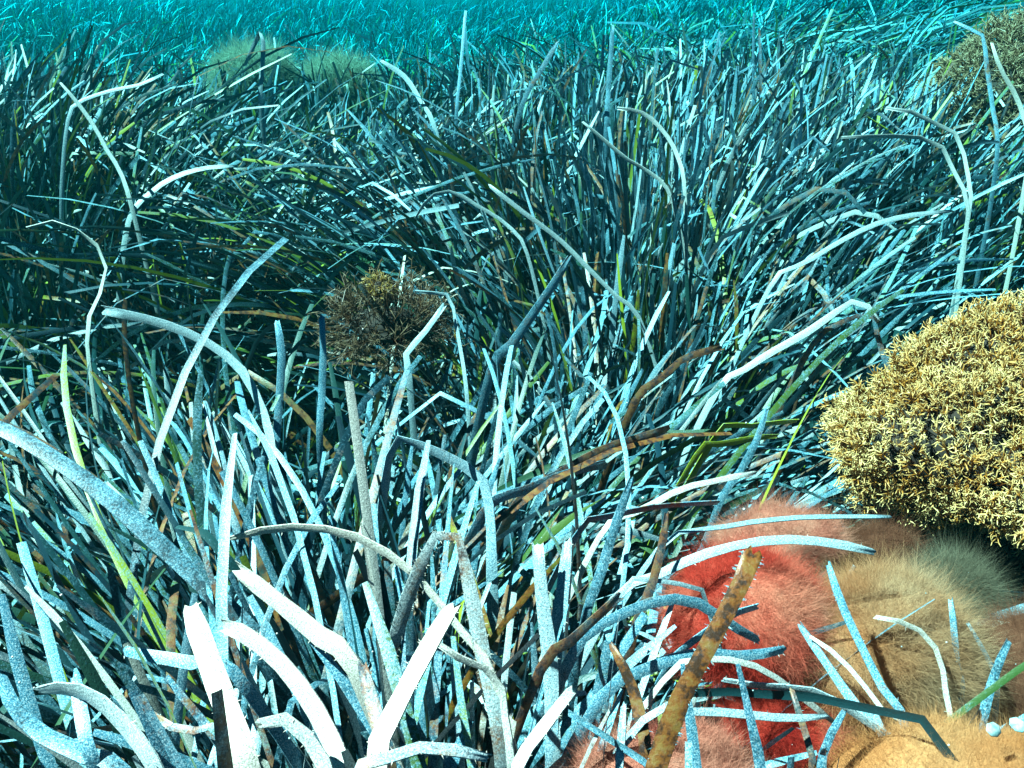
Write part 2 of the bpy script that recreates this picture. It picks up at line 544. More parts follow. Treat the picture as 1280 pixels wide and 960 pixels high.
def blades(idx, S, three, wmul=1.0):
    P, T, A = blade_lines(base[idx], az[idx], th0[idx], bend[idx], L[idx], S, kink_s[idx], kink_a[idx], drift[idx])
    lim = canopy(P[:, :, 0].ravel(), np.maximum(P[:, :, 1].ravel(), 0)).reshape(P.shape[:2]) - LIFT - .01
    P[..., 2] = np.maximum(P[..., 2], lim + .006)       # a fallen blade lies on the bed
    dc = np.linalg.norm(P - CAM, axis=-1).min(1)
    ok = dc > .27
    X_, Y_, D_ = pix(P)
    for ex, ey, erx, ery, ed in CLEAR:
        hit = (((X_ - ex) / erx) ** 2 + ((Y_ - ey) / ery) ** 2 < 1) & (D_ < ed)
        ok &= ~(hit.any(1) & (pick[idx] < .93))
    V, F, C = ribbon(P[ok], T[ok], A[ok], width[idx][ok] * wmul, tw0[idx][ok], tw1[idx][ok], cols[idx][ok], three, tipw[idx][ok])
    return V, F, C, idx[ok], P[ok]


# the nearest shoots in view become plants of their own, the rest one meadow
mid = np.stack([SH[:, 0] + SHF[:, 0] * .05, SH[:, 1], SHZ + LIFT * .75], -1)
mx, my, md = pix(mid)
inview = (mx > -20) & (mx < 1300) & (my > -20) & (my < 1000)
order = np.argsort(np.where(inview, md, 1e9))
N_OWN = 235
is_own = np.zeros(nS, bool)
is_own[order[:N_OWN]] = True

idx_rest = np.where(~is_own[own])[0]
Vs, Fs, Cs, off = [], [], [], 0
yb = base[idx_rest, 1]
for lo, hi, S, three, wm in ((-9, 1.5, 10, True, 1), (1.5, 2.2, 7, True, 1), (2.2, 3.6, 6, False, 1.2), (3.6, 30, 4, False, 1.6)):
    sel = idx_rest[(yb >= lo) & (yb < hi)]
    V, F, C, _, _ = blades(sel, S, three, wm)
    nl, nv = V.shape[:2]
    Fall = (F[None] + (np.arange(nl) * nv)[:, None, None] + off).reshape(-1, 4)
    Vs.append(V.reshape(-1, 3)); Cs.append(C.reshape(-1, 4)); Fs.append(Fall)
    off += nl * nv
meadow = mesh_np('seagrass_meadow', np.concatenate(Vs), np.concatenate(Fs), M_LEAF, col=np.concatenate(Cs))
tag(meadow, 'dense blue-green seagrass meadow covering the rolling sea bed', 'seagrass', kind='stuff')

MARKS = [   # things one can find, to say which near shoot is meant
    (885, 810, 'tall golden leaf'), (790, 870, 'short golden leaf'), (560, 720, 'folded rusty leaf'), (525, 840, 'broad white leaf with torn top'), (450, 690, 'long white arching leaf'),
    (690, 780, 'upright pale leaf pair'), (140, 640, 'broad blue slanting leaf'), (250, 440, 'pale arching leaf'), (110, 320, 'white hooked leaf'),
    (545, 590, 'sharply bent pale leaf'), (780, 560, 'brown-tipped leaf'), (960, 685, 'flat blue leaf on the red ball'), (945, 775, 'red fluffy ball'), (1110, 810, 'beige fluffy ball'),
    (1210, 960, 'tan corner mound'), (840, 950, 'pink fluffy mound'), (270, 850, 'broad bleached leaf'), (370, 765, 'thick white sloping leaf'), (110, 890, 'blue-white corner leaf'),
    (40, 910, 'dark blue corner leaf'), (1200, 560, 'yellow bushy alga'), (480, 405, 'small brown alga'), (400, 450, 'blunt upright leaf'), (950, 530, 'bright green flat leaf'),
    (200, 822, 'blunt grey lying leaf'), (660, 390, 'broad speckled grey leaf'), (1040, 400, 'folded bright leaf'), (520, 940, 'cream leaf on the lower edge'), (350, 920, 'folded-over bleached leaf')]


def shoot_label(x, y, cr, f_):
    k = min(range(len(MARKS)), key=lambda q: (MARKS[q][0] - x) ** 2 + (MARKS[q][1] - y) ** 2)
    dx, dy = x - MARKS[k][0], y - MARKS[k][1]
    side = ('right of' if dx > 0 else 'left of') if abs(dx) > abs(dy) else ('below' if dy > 0 else 'above')
    far_ = 'just ' if math.hypot(dx, dy) < 60 else 'farther '
    look = 'whitish' if cr > .42 else 'grey-blue' if cr > .18 else 'blue-green' if cr > -.02 else 'dark green'
    lean = 'leaning right' if f_[0] > .45 else 'leaning left' if f_[0] < -.45 else 'upright'
    return f'{look} {lean} seagrass shoot {far_}{side} the {MARKS[k][2]}', f'near seagrass shoots by the {MARKS[k][2]}'


own_idx = np.where(is_own[own])[0]
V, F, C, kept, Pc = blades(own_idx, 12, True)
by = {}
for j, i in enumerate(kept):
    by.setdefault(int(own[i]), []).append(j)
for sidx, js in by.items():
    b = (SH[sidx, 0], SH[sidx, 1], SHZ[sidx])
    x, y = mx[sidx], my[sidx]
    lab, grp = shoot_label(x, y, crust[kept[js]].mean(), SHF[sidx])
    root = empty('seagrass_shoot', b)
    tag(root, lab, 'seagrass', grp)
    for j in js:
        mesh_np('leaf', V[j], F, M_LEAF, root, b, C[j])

# ------------------------------------------------------------------ leaves traced from the photograph
def spline(pts, m):
    """Catmull-Rom through pts, m samples evenly spaced along the length."""
    p = np.asarray(pts, float)
    q = np.vstack([2 * p[0] - p[1], p, 2 * p[-1] - p[-2]])
    out = []
    for i in range(len(p) - 1):
        a, b, c, d = q[i:i + 4]
        for u in np.linspace(0, 1, 14, endpoint=False):
            out.append(.5 * ((2 * b) + (c - a) * u + (2 * a - 5 * b + 4 * c - d) * u * u + (3 * b - a - 3 * c + d) * u ** 3))
    out.append(p[-1]); out = np.array(out)
    s = np.concatenate([[0], np.cumsum(np.linalg.norm(np.diff(out[:, :3], axis=0), axis=1))])
    return np.stack([np.interp(np.linspace(0, s[-1], m), s, out[:, k]) for k in range(out.shape[1])], -1)


def traced_leaf(parent, origin, pts3, width_m, col, roll=0.0, hairs=0, torn=False, thick=.0004, root_taper=.8):
    """A solid blade along pts3 (tip first, base last), flat side roughly to the open water."""
    m = 26
    P = spline(pts3, m)
    T = np.gradient(P, axis=0); T /= np.linalg.norm(T, axis=1, keepdims=True) + 1e-9
    view = P - CAM; view /= np.linalg.norm(view, axis=1, keepdims=True)
    W = np.cross(T, view); W /= np.linalg.norm(W, axis=1, keepdims=True) + 1e-6
    for i in range(1, m):
        if W[i] @ W[i - 1] < 0: W[i] = -W[i]
    for _ in range(3):
        W[1:-1] = (W[:-2] + W[1:-1] * 2 + W[2:]) / 4
    Nn = np.cross(W, T)
    sunv = np.array(SUN_TO)
    if col[1] > .6:         # the bleached blades turn their flat side up
        flip = lambda a: (np.cross(math.cos(a) * W + math.sin(a) * Nn, T) * sunv).sum(1)
        front = lambda a: np.sign(-(np.cross(math.cos(a) * W + math.sin(a) * Nn, T) * view).sum(1))
        sc_ = {a: float((flip(a) * front(a)).mean()) for a in (roll, -roll)}
        roll = max(sc_, key=sc_.get)
    elif col[2] > .9:
        sgn = [(float(abs((np.cross(math.cos(a) * W + math.sin(a) * Nn, T) * sunv).sum(1)).mean()), a) for a in (roll, -roll)]
        roll = min(sgn)[1]
    r = roll + np.linspace(.3, -.3, m) * rng.choice([-1, 1])
    W2 = np.cos(r)[:, None] * W + np.sin(r)[:, None] * Nn
    N2 = np.cross(W2, T)
    N2 *= np.where((N2 * view).sum(1) > 0, -1, 1)[:, None]
    s = np.linspace(0, 1, m)
    prof = np.interp(s, [0, .03, .12, .7, 1], [.62 if not torn else .9, .9, 1, 1, root_taper])
    wob = 1 + .05 * np.sin(s * 23 + rng.uniform(0, 6)) + rng.normal(0, .035, m)
    hw = width_m / 2 * prof * wob
    if torn:
        hw[0] *= rng.uniform(.7, 1.1)
    hwc = hw[:, None]; up_ = N2 * thick
    arch = (hw * .12)[:, None] * N2
    U5 = (-1, -.5, 0, .5, 1)
    row = [P + W2 * hwc * u + arch * (1 - u * u) for u in U5]
    for q in range(5):                       # frayed end
        row[q][0] = row[q][0] - T[0] * width_m * rng.uniform(-.35, .35)
    # upper face, lower face and the two thin edges, each with its own vertices so that the edges stay crisp
    top, bot = [q + up_ for q in row], [q - up_ for q in row]
    V = np.stack(top + bot[::-1] + [bot[0], top[0], top[4], bot[4]], 1).reshape(-1, 3)
    F = []
    for i in range(m - 1):
        for j in (0, 1, 2, 3, 5, 6, 7, 8, 10, 12):
            F.append((14 * i + j, 14 * i + j + 1, 14 * i + 15 + j, 14 * i + 14 + j))
    F += [(9, 8, 1, 0), (8, 7, 2, 1), (7, 6, 3, 2), (6, 5, 4, 3)]
    C = np.empty((len(V), 4)); C[:, 0] = np.repeat(1 - s, 14); C[:, 1:] = col
    tri = []
    if hairs:
        hv, hc = [], []
        for _ in range(hairs):
            i = min(m - 2, int(rng.random() ** 1.5 * m * .85)); u = rng.random(); side = rng.choice([-1, 1])
            c0 = P[i] * (1 - u) + P[i + 1] * u + side * W2[i] * hw[i] * .97 + N2[i] * rng.uniform(0, .2) * hw[i]
            d = side * W2[i] + rng.normal(0, .55, 3) + N2[i] * .3
            d /= np.linalg.norm(d)
            ln = rng.uniform(.0008, .0026)
            e = T[i] * rng.uniform(.00015, .0004)
            hv += [c0 - e, c0 + e, c0 + d * ln]
            hc.append((1 - s[i], col[0], min(1, col[1] + .3), col[2] * .4))
        b0 = len(V)
        V = np.vstack([V, hv]); C = np.vstack([C, np.repeat(np.array(hc), 3, 0)])
        tri = b0 + np.arange(3 * hairs).reshape(-1, 3)
    return mesh_np('leaf', V, [np.array(F), tri] if len(tri) else np.array(F), M_LEAF, parent, origin, C)


# name, label, leaves: (points tip first [(px, py, depth factor)], width px, (rnd, crust, age), roll, hairs)
# depth: absolute metres when given as d, else 93 % of the canopy's depth at that pixel
TR = []


def TRC(label, *leaves):
    TR.append((label, leaves))


def LF(d, w, pts, crust=.5, age=.1, rnd=.4, roll=.0, hairs=0, torn=False):
    return (d, w, pts, (rnd, crust, age), roll, hairs, torn)


TRC('golden brown mottled leaf standing upright in front of the red fuzzy alga',
    LF((.42, .40), 27, [(942, 690), (922, 738), (885, 808), (850, 875), (820, 960), (806, 1010)], .0, 1.0, .8, .35, 160, True))
TRC('short golden leaf leaning beside the tall golden brown leaf',
    LF((.46, .45), 16, [(764, 806), (788, 852), (802, 905), (806, 960)], .1, .95, .8, 0, 60))
TRC('folded leaf with a hairy white crest and rusty spotted limb near the lower centre',
    LF((.47, .45), 21, [(486, 830), (505, 760), (533, 690), (552, 660), (570, 664), (584, 720), (598, 790), (612, 860), (628, 955)], .8, .52, .5, 0, 420))
TRC('broad bleached white leaf with torn top in the lower centre',
    LF((.40, .36), 34, [(566, 757), (540, 800), (513, 850), (485, 905), (470, 970)], 1.0, 0, .3, .5, 90, True))
TRC('long white leaf arching over the lower centre to the right',
    LF((.50, .45), 13, [(290, 673), (345, 660), (405, 661), (455, 675), (510, 710), (552, 757), (592, 810), (625, 870)], .95, 0, .3, .9, 120))
TRC('white bent leaf tip with a dark spot beside the rusty folded leaf',
    LF((.42, .42), 13, [(545, 803), (580, 826), (622, 846), (632, 900), (640, 970)], .9, .15, .3, .5, 60))
TRC('pair of upright pale blue leaves joined at the base, lower centre',
    LF((.50, .49), 20, [(672, 678), (678, 750), (688, 830), (690, 905), (692, 960)], .75, 0, .2, 0, 60, True),
    LF((.51, .49), 19, [(710, 676), (703, 740), (695, 800), (690, 870), (690, 960)], .7, 0, .2, 0, 40))
TRC('broad blue leaf slanting down from the left edge past the dark hollow',
    LF((.60, .55), 25, [(-20, 525), (50, 562), (130, 618), (210, 690), (290, 765), (330, 815)], .25, 0, .1, .15, 0))
TRC('long pale leaf with blunt end arching over the dark hollow to its brown stem',
    LF((.80, .74), 16, [(130, 388), (195, 402), (255, 426), (298, 458), (322, 498), (338, 545), (346, 610)], .75, .25, .3, .7, 40, True))
TRC('thin white leaf arching like a hook at the left edge',
    LF((1.0, .98), 10, [(36, 284), (74, 277), (108, 296), (133, 322), (128, 352), (122, 382), (110, 440)], .9, 0, .3, .8, 0))
TRC('pale hairy leaf bent over sharply in the centre above the white arching leaf',
    LF((.66, .64), 18, [(474, 660), (482, 600), (492, 552), (512, 552), (548, 566), (586, 586), (606, 606), (613, 650), (615, 720)], .7, .4, .5, .3, 90))
TRC('brown-tipped leaf pointing right in the middle of the meadow',
    LF((.74, .70), 15, [(834, 537), (795, 549), (755, 562), (700, 592), (640, 640)], .5, .8, .5, .5, 40, True))
TRC('pale brown frayed leaf pointing right below the brown-tipped leaf',
    LF((.72, .66), 15, [(758, 580), (715, 590), (660, 612), (600, 648)], .6, .6, .5, .5, 60, True))
TRC('long flat blue leaf lying over the top of the red fuzzy alga',
    LF((.57, .58), 13, [(1092, 690), (1035, 678), (965, 675), (890, 690), (820, 720), (760, 760)], .75, 0, .2, .5, 20))
TRC('pale straight leaf pointing right into the dark below the yellow alga',
    LF((.66, .62), 9, [(1114, 646), (1050, 646), (985, 648), (900, 660), (820, 690)], .7, .1, .2, .5, 0))
TRC('slender white leaf curving like a hook in front of the beige fuzzy alga',
    LF((.55, .54), 8, [(1094, 771), (1135, 780), (1163, 800), (1177, 830), (1183, 870), (1186, 920)], .95, .1, .4, .6, 20))
TRC('long grey-green leaf slanting across the beige fuzzy alga',
    LF((.54, .50), 12, [(1035, 705), (1052, 755), (1075, 805), (1100, 855), (1136, 930)], .45, .35, .5, .2, 20))
TRC('pale blue leaf with rounded tip slanting across the foot of the beige alga',
    LF((.55, .50), 13, [(1000, 782), (1030, 825), (1068, 880), (1110, 935)], .65, .1, .3, .2, 10))
TRC('thin bright leaf curving down to the right edge of the lower tangle',
    LF((.54, .50), 7, [(1012, 795), (1045, 818), (1075, 850), (1105, 890), (1138, 930)], .9, 0, .3, .5, 0))
TRC('broad silver leaf arching from the golden leaf to the lower right',
    LF((.50, .47), 13, [(905, 850), (955, 858), (1010, 862), (1060, 885), (1105, 920), (1140, 960)], .75, .05, .2, .6, 20))
TRC('short upright pale leaf rising beside the white hooked leaf at right',
    LF((.56, .56), 9, [(1188, 748), (1192, 780), (1196, 830), (1200, 880)], .6, .4, .5, 0, 10))
TRC('small slanting pale leaf at the right of the upright short leaf',
    LF((.57, .57), 7, [(1210, 780), (1222, 800), (1236, 826), (1246, 870)], .7, .3, .5, 0, 0))
TRC('dark blue-grey leaf standing in front of the brown fuzzy alga at right edge',
    LF((.54, .54), 12, [(1262, 800), (1246, 835), (1232, 880), (1222, 920)], .25, .2, .1, 0, 0))
TRC('broad bleached leaf reaching up from the white tangle at lower left',
    LF((.40, .35), 34, [(236, 756), (252, 800), (270, 850), (292, 910), (312, 980)], .95, 0, .3, .2, 60))
TRC('thick white leaf sloping down right from the top of the bleached tangle',
    LF((.46, .42), 28, [(296, 712), (330, 738), (372, 772), (410, 805), (450, 850)], .95, .05, .3, .8, 60, True))
TRC('curved white leaf sweeping through the bleached tangle at lower left',
    LF((.43, .37), 27, [(278, 782), (310, 795), (352, 830), (390, 880), (420, 940), (430, 990)], .9, .05, .2, .7, 60))
TRC('blunt grey leaf lying across behind the bleached leaves at lower left',
    LF((.46, .44), 18, [(156, 814), (200, 822), (246, 830), (300, 850)], .55, .45, .5, .4, 30, True))
TRC('bright blue-white leaf with narrow tip in the lower left corner',
    LF((.42, .38), 30, [(50, 862), (95, 862), (135, 885), (170, 925), (200, 975)], .8, 0, .1, .7, 20))
TRC('broad dark blue leaf curving out of the lower left corner',
    LF((.44, .40), 24, [(2, 846), (18, 885), (55, 920), (110, 945), (170, 985)], .35, 0, .05, .2, 0))
TRC('short upright blue leaf in the lower left corner',
    LF((.42, .40), 20, [(94, 842), (98, 870), (104, 905), (118, 960)], .5, 0, .05, 0, 10))
TRC('small yellowish curled leaf tip beside the bleached leaves',
    LF((.42, .41), 12, [(190, 892), (212, 908), (250, 915), (290, 935)], .5, .7, .9, .3, 10))
TRC('curved bleached leaf folding over at the foot of the white tangle',
    LF((.37, .36), 24, [(325, 905), (350, 897), (378, 915), (402, 950), (415, 1000)], .85, .25, .4, .6, 50))
TRC('cream twisted leaf lying along the lower edge in the centre',
    LF((.35, .34), 20, [(612, 948), (570, 938), (520, 935), (478, 950), (440, 985)], .75, .55, .5, .8, 60))
TRC('rust spotted upright leaf stub among the bleached leaves',
    LF((.40, .38), 22, [(452, 828), (460, 860), (472, 900), (485, 960)], .3, .75, .4, 0, 30))
TRC('grey upright leaf with pointed tip above the dark hollow rim',
    LF((.84, .80), 13, [(346, 402), (352, 440), (350, 490), (346, 540), (342, 600)], .55, .35, .4, .1, 20))
TRC('upright blue-grey leaf with blunt tip left of the small brown alga',
    LF((.84, .82), 11, [(402, 396), (404, 440), (402, 500), (400, 560)], .6, .1, .2, 0, 20, True))
TRC('thin leaf bent at a right angle beside the small brown alga',
    LF((.98, .96), 7, [(520, 364), (545, 367), (563, 372), (570, 405), (578, 450), (584, 500)], .75, .1, .2, .4, 0))
TRC('short pale blunt leaf crossing in front of the small brown alga',
    LF((.96, .96), 11, [(555, 382), (540, 403), (524, 424), (508, 441), (512, 480)], .75, .1, .3, .2, 20, True))
TRC('broad speckled grey leaf leaning right in the centre of the meadow',
    LF((.95, .92), 15, [(712, 322), (692, 355), (668, 390), (640, 430), (612, 470)], .5, .5, .4, .1, 30))
TRC('long bright leaf running down right across the middle hump',
    LF((1.10, 1.08), 9, [(612, 232), (650, 262), (700, 300), (735, 335), (772, 372), (800, 400)], .8, 0, .2, .6, 0))
TRC('arched narrow leaf over the dark gap of the middle hump',
    LF((1.16, 1.14), 7, [(520, 272), (538, 246), (566, 240), (598, 258), (632, 280), (660, 320)], .8, 0, .2, .5, 0))
TRC('bright leaf folded over at its top right of centre',
    LF((.90, .92), 12, [(1098, 402), (1086, 384), (1068, 376), (1042, 392), (1008, 416), (965, 440), (925, 466), (895, 490)], .8, .05, .2, .5, 20))
TRC('brown speckled leaf hanging down from the folded bright leaf',
    LF((.92, .92), 9, [(1120, 482), (1108, 455), (1098, 425), (1090, 395), (1060, 400), (1010, 440)], .4, .7, .4, .2, 10))
TRC('frayed brown leaf end left of the green and yellow leaves',
    LF((.88, .86), 12, [(902, 433), (880, 440), (855, 448), (830, 470), (790, 510)], .3, .85, .5, .3, 60, True))
TRC('bright green leaf lying flat with a yellow one left of the yellow alga',
    LF((.80, .78), 11, [(996, 526), (965, 529), (930, 534), (895, 545)], .0, .10, 1.0, .6, 0),
    LF((.79, .77), 10, [(972, 545), (940, 548), (905, 556), (870, 570)], .0, .42, 1.0, .6, 0))
TRC('dark speckled leaf leaning in front of the green leaf',
    LF((.76, .74), 11, [(958, 512), (946, 550), (925, 590), (895, 640)], .35, .35, .3, .1, 20))
TRC('narrow white leaf curving over at the top right beside the tan alga',
    LF((1.30, 1.30), 9, [(1240, 54), (1250, 85), (1266, 112), (1279, 145), (1286, 200)], .95, .1, .4, .4, 0))
TRC('tall leaf with bent pale tip at the top right',
    LF((1.36, 1.34), 8, [(1192, 27), (1212, 36), (1229, 46), (1233, 80), (1240, 130), (1246, 200)], .6, .5, .5, .3, 0))
TRC('bright leaf arching down at the right side of the meadow, upper one',
    LF((1.22, 1.2), 8, [(1108, 135), (1140, 140), (1170, 155), (1200, 173), (1207, 215), (1212, 260)], .85, .1, .3, .5, 0))
TRC('bright leaf arching down at the right side of the meadow, lower one',
    LF((1.16, 1.15), 8, [(1052, 172), (1110, 170), (1160, 174), (1184, 192), (1198, 235), (1210, 270)], .85, .1, .3, .5, 0))
TRC('thin pale leaf sloping down left across the right of the meadow',
    LF((1.02, 1.02), 8, [(1188, 264), (1140, 269), (1095, 280), (1050, 302), (1005, 330), (965, 355)], .75, .2, .3, .5, 0))
TRC('pale leaf bent over high above the two round algae',
    LF((1.62, 1.62), 9, [(306, 82), (316, 60), (327, 39), (329, 62), (327, 95), (326, 125)], .75, .3, .4, .2, 0))
TRC('long bright leaf slanting down in the upper left',
    LF((1.22, 1.2), 9, [(76, 104), (98, 130), (118, 158), (135, 190), (150, 214), (165, 260)], .85, .05, .3, .5, 0))
TRC('pale horizontal leaf in the upper left with its tip to the right',
    LF((1.28, 1.26), 8, [(205, 92), (175, 106), (145, 112), (115, 122), (85, 150)], .75, .3, .5, .5, 0))
TRC('broad pale leaf lying flat across the upper left of the meadow',
    LF((1.28, 1.26), 12, [(292, 208), (258, 210), (222, 220), (190, 240), (160, 280)], .8, .15, .4, .6, 0))
TRC('tall thin pale leaf standing above the crest in the upper centre',
    LF((1.55, 1.52), 6, [(582, 14), (579, 50), (575, 95), (570, 150)], .6, .2, .3, .1, 0))
TRC('tall speckled leaf standing above the crest right of the centre',
    LF((1.5, 1.48), 9, [(766, 32), (764, 65), (761, 105), (758, 160)], .5, .4, .4, .1, 0))
TRC('slanting brown leaf above the crest in the upper centre',
    LF((1.46, 1.44), 9, [(697, 52), (678, 85), (660, 115), (645, 160)], .3, .5, .3, .1, 0))
TRC('bright narrow leaf arching over right of the middle hump',
    LF((1.22, 1.2), 8, [(772, 135), (805, 142), (830, 165), (847, 195), (856, 240)], .85, .05, .3, .5, 0))
TRC('bright slanting leaf left of the arching leaf on the middle hump',
    LF((1.22, 1.2), 8, [(728, 152), (755, 175), (785, 200), (812, 216), (840, 250)], .85, .1, .3, .5, 0))
TRC('pale leaf dropping from above the crest in the upper centre',
    LF((1.5, 1.46), 9, [(476, 76), (505, 95), (525, 125), (545, 165)], .75, .1, .3, .5, 0))

TRC('grey blunt leaf lying across the left flank of the red fluffy ball',
    LF((.53, .50), 15, [(948, 800), (915, 782), (868, 752), (820, 752), (765, 775), (715, 820)], .6, .4, .4, .4, 40, True))
TRC('broad grey leaf pointing right below the red fluffy ball',
    LF((.51, .48), 16, [(980, 812), (930, 820), (870, 818), (800, 840), (740, 890)], .6, .35, .4, .4, 30, True))
TRC('blue leaf tip poking out behind the golden leaf over the red ball',
    LF((.54, .52), 10, [(947, 758), (912, 770), (870, 800), (825, 850)], .6, .05, .2, .4, 10, True))
TRC('thin leaf with a right-angled bend beside the red fluffy ball',
    LF((.55, .53), 7, [(905, 825), (888, 770), (878, 738), (850, 730), (815, 726), (770, 750)], .75, .1, .3, .4, 0))
TRC('brown leaf slanting up left of the red fluffy ball',
    LF((.55, .52), 12, [(834, 642), (826, 690), (812, 740), (790, 800)], .15, .7, .4, .1, 20))
TRC('rusty blunt leaf leaning left below the flat lying leaves',
    LF((.50, .47), 14, [(775, 745), (745, 772), (710, 805), (670, 850)], .3, .75, .5, .2, 20, True))
TRC('dark grey leaf rising to the right in front of the flat lying leaves',
    LF((.56, .53), 13, [(790, 598), (768, 660), (750, 720), (728, 790)], .3, .3, .2, .1, 20))
TRC('silver leaf running right from the foot of the golden leaf',
    LF((.47, .45), 11, [(1035, 895), (985, 898), (930, 893), (870, 890), (800, 905)], .75, .1, .3, .5, 10))
TRC('narrow white leaf fanning out to the right below the red ball',
    LF((.50, .48), 9, [(1045, 905), (1000, 870), (950, 835), (895, 825), (830, 850)], .9, .05, .3, .5, 10))
TRC('short blue speckled leaf at the foot of the beige ball',
    LF((.47, .46), 13, [(1055, 890), (1040, 915), (1028, 945), (1022, 985)], .3, .05, .1, .1, 0))
TRC('small brown upright leaf below the silver leaves',
    LF((.48, .47), 10, [(990, 862), (1000, 895), (1010, 930), (1014, 980)], .2, .8, .5, .1, 10))
TRC('upright pale leaf stub at the lower edge right of the pale leaf pair',
    LF((.44, .43), 12, [(780, 880), (778, 910), (775, 945), (772, 990)], .7, .3, .4, .2, 20))
TRC('white frayed leaf leaning right at the lower edge in the centre',
    LF((.42, .40), 22, [(716, 862), (690, 895), (665, 930), (640, 980)], .85, .1, .3, .4, 50, True))
TRC('curled tan leaf end below the brown-tipped leaf at right',
    LF((.62, .60), 11, [(897, 628), (860, 630), (815, 634), (770, 645), (720, 670)], .55, .65, .5, .5, 30, True))
TRC('pale bright leaf lying flat right of the tan leaf end',
    LF((.64, .62), 11, [(945, 590), (900, 600), (850, 612), (800, 640), (750, 670)], .9, .05, .3, .6, 10))

for label, leaves in TR:
    shoots = []
    for (d, w, pts, col, roll, hairs, torn) in leaves:
        k = len(pts)
        ds = np.linspace(d[0], d[1], k)
        P = [at(x, y, dd) for (x, y), dd in zip(pts, ds)]
        last = P[-1]
        shoots.append((P, np.mean(ds), w, col, roll, hairs, torn))
    last = shoots[0][0][-1]
    prev = shoots[0][0][-2]
    dr = last - prev; dr = dr / np.linalg.norm(dr)
    g0 = float(ground(last[0], last[1])[0])
    hgt = max(.03, last[2] - g0)
    bx, by_ = last[0] + dr[0] * min(.05, hgt * .4), max(last[1] + dr[1] * .03, .02)
    bz = float(ground(bx, by_)[0])
    b = np.array([bx, by_, bz])
    root = empty('seagrass_shoot', b)
    tag(root, label, 'seagrass', 'seagrass leaves that stand out from the meadow')
    for (P, dm, w, col, roll, hairs, torn) in shoots:
        e = P[-1]
        mid_ = e * .5 + b * .5 + dr * min(.03, hgt * .2)
        foot = b + np.array([0, 0, -.01])
        full = P + [mid_, foot]
        traced_leaf(root, b, full, (.92 if dm < .6 else .78 if dm < 1.05 else .66) * w * dm / FPX, col, roll, hairs, torn)

# ------------------------------------------------------------------ fuzzy algae
def ico(sub):
    import bmesh
    bm = bmesh.new(); bmesh.ops.create_icosphere(bm, subdivisions=sub, radius=1)
    V = np.array([v.co for v in bm.verts]); F = np.array([[v.index for v in f_.verts] for f_ in bm.faces])
    bm.free()
    return V, F


ICO_V, ICO_F = ico(4)


def lumpy(U, seed, amp):
    r = np.random.default_rng(seed)
    out = np.ones(len(U))
    for k in range(7):
        w = r.normal(0, 1, 3) * (1.5 + .8 * k); ph = r.uniform(0, 6)
        out += amp / (1 + .5 * k) * np.sin(U @ w + ph)
    return out


def fuzzy(label, c, rad, mat, n, hl, seed, amp=.10, spread=.55, hw=.00006):
    """Cottony alga: a lumpy soft body under a coat of fine branching filaments."""
    c = np.asarray(c, float); rad = np.asarray(rad, float)
    g = float(ground(c[0], c[1])[0])
    basep = np.array([c[0], c[1], min(g, c[2] - rad[2] * .6)])
    n = int(n * 3.2)
    root = empty('fuzzy_alga', basep)
    tag(root, label, 'alga', 'cottony algae')
    sc = lumpy(ICO_V, seed, amp)
    core = c + ICO_V * rad * sc[:, None] * (1 - hl / rad.mean())
    core[:, 2] = np.maximum(core[:, 2], basep[2] - .03)
    mesh_np('body', core, ICO_F, mat, root, basep)
    r = np.random.default_rng(seed + 100)
    U = r.normal(0, 1, (n, 3)); U /= np.linalg.norm(U, axis=1, keepdims=True)
    toc = CAM - c; toc /= np.linalg.norm(toc)
    U = U[(U @ toc > -.55) & (U[:, 2] > -.8)]
    n = len(U)
    sc = lumpy(U, seed, amp)
    P0 = c + U * rad * (sc * (1 - r.uniform(.6, 1.4, n) * hl / rad.mean()))[:, None]
    nrm = U / rad; nrm /= np.linalg.norm(nrm, axis=1, keepdims=True)
    # filaments gather in little tufts
    cl = np.stack([np.sin(U @ np.array([37, 11, 5]) + 1), np.sin(U @ np.array([-9, 41, 13])), np.sin(U @ np.array([17, -7, 39]))], -1) * .35
    d = nrm + cl * .5 + r.normal(0, spread, (n, 3)) * 1.3
    d /= np.linalg.norm(d, axis=1, keepdims=True)
    ln = hl * (.35 + 2.4 * r.random(n) ** 4)
    d2 = d + r.normal(0, .45, (n, 3)); d2 /= np.linalg.norm(d2, axis=1, keepdims=True)
    sd = np.cross(d, r.normal(0, 1, (n, 3))); sd /= np.linalg.norm(sd, axis=1, keepdims=True)
    P2 = P0 + (d * .5 + d2 * .5) * ln[:, None]
    w = (hw * r.uniform(.7, 1.3, n))[:, None]
    V = np.stack([P0 - sd * w, P0 + sd * w, P2], 1).reshape(-1, 3)
    F3 = np.arange(n)[:, None] * 3 + np.array([[0, 1, 2]])
    o = mesh_np('filament', V, F3, mat, root, basep, smooth=False)
    o['kind'] = 'stuff'
    return root


def puff(label, px, py, d, rpx, rpy, mat, n=26000, hl=.009, seed=1, depth_r=None, **kw):
    c = at(px, py, d)
    rx = rpx * d / FPX; rz = rpy * d / FPX
    fuzzy(label, c, (rx, depth_r or (rx + rz) / 2, rz), mat, n, hl, seed, **kw)


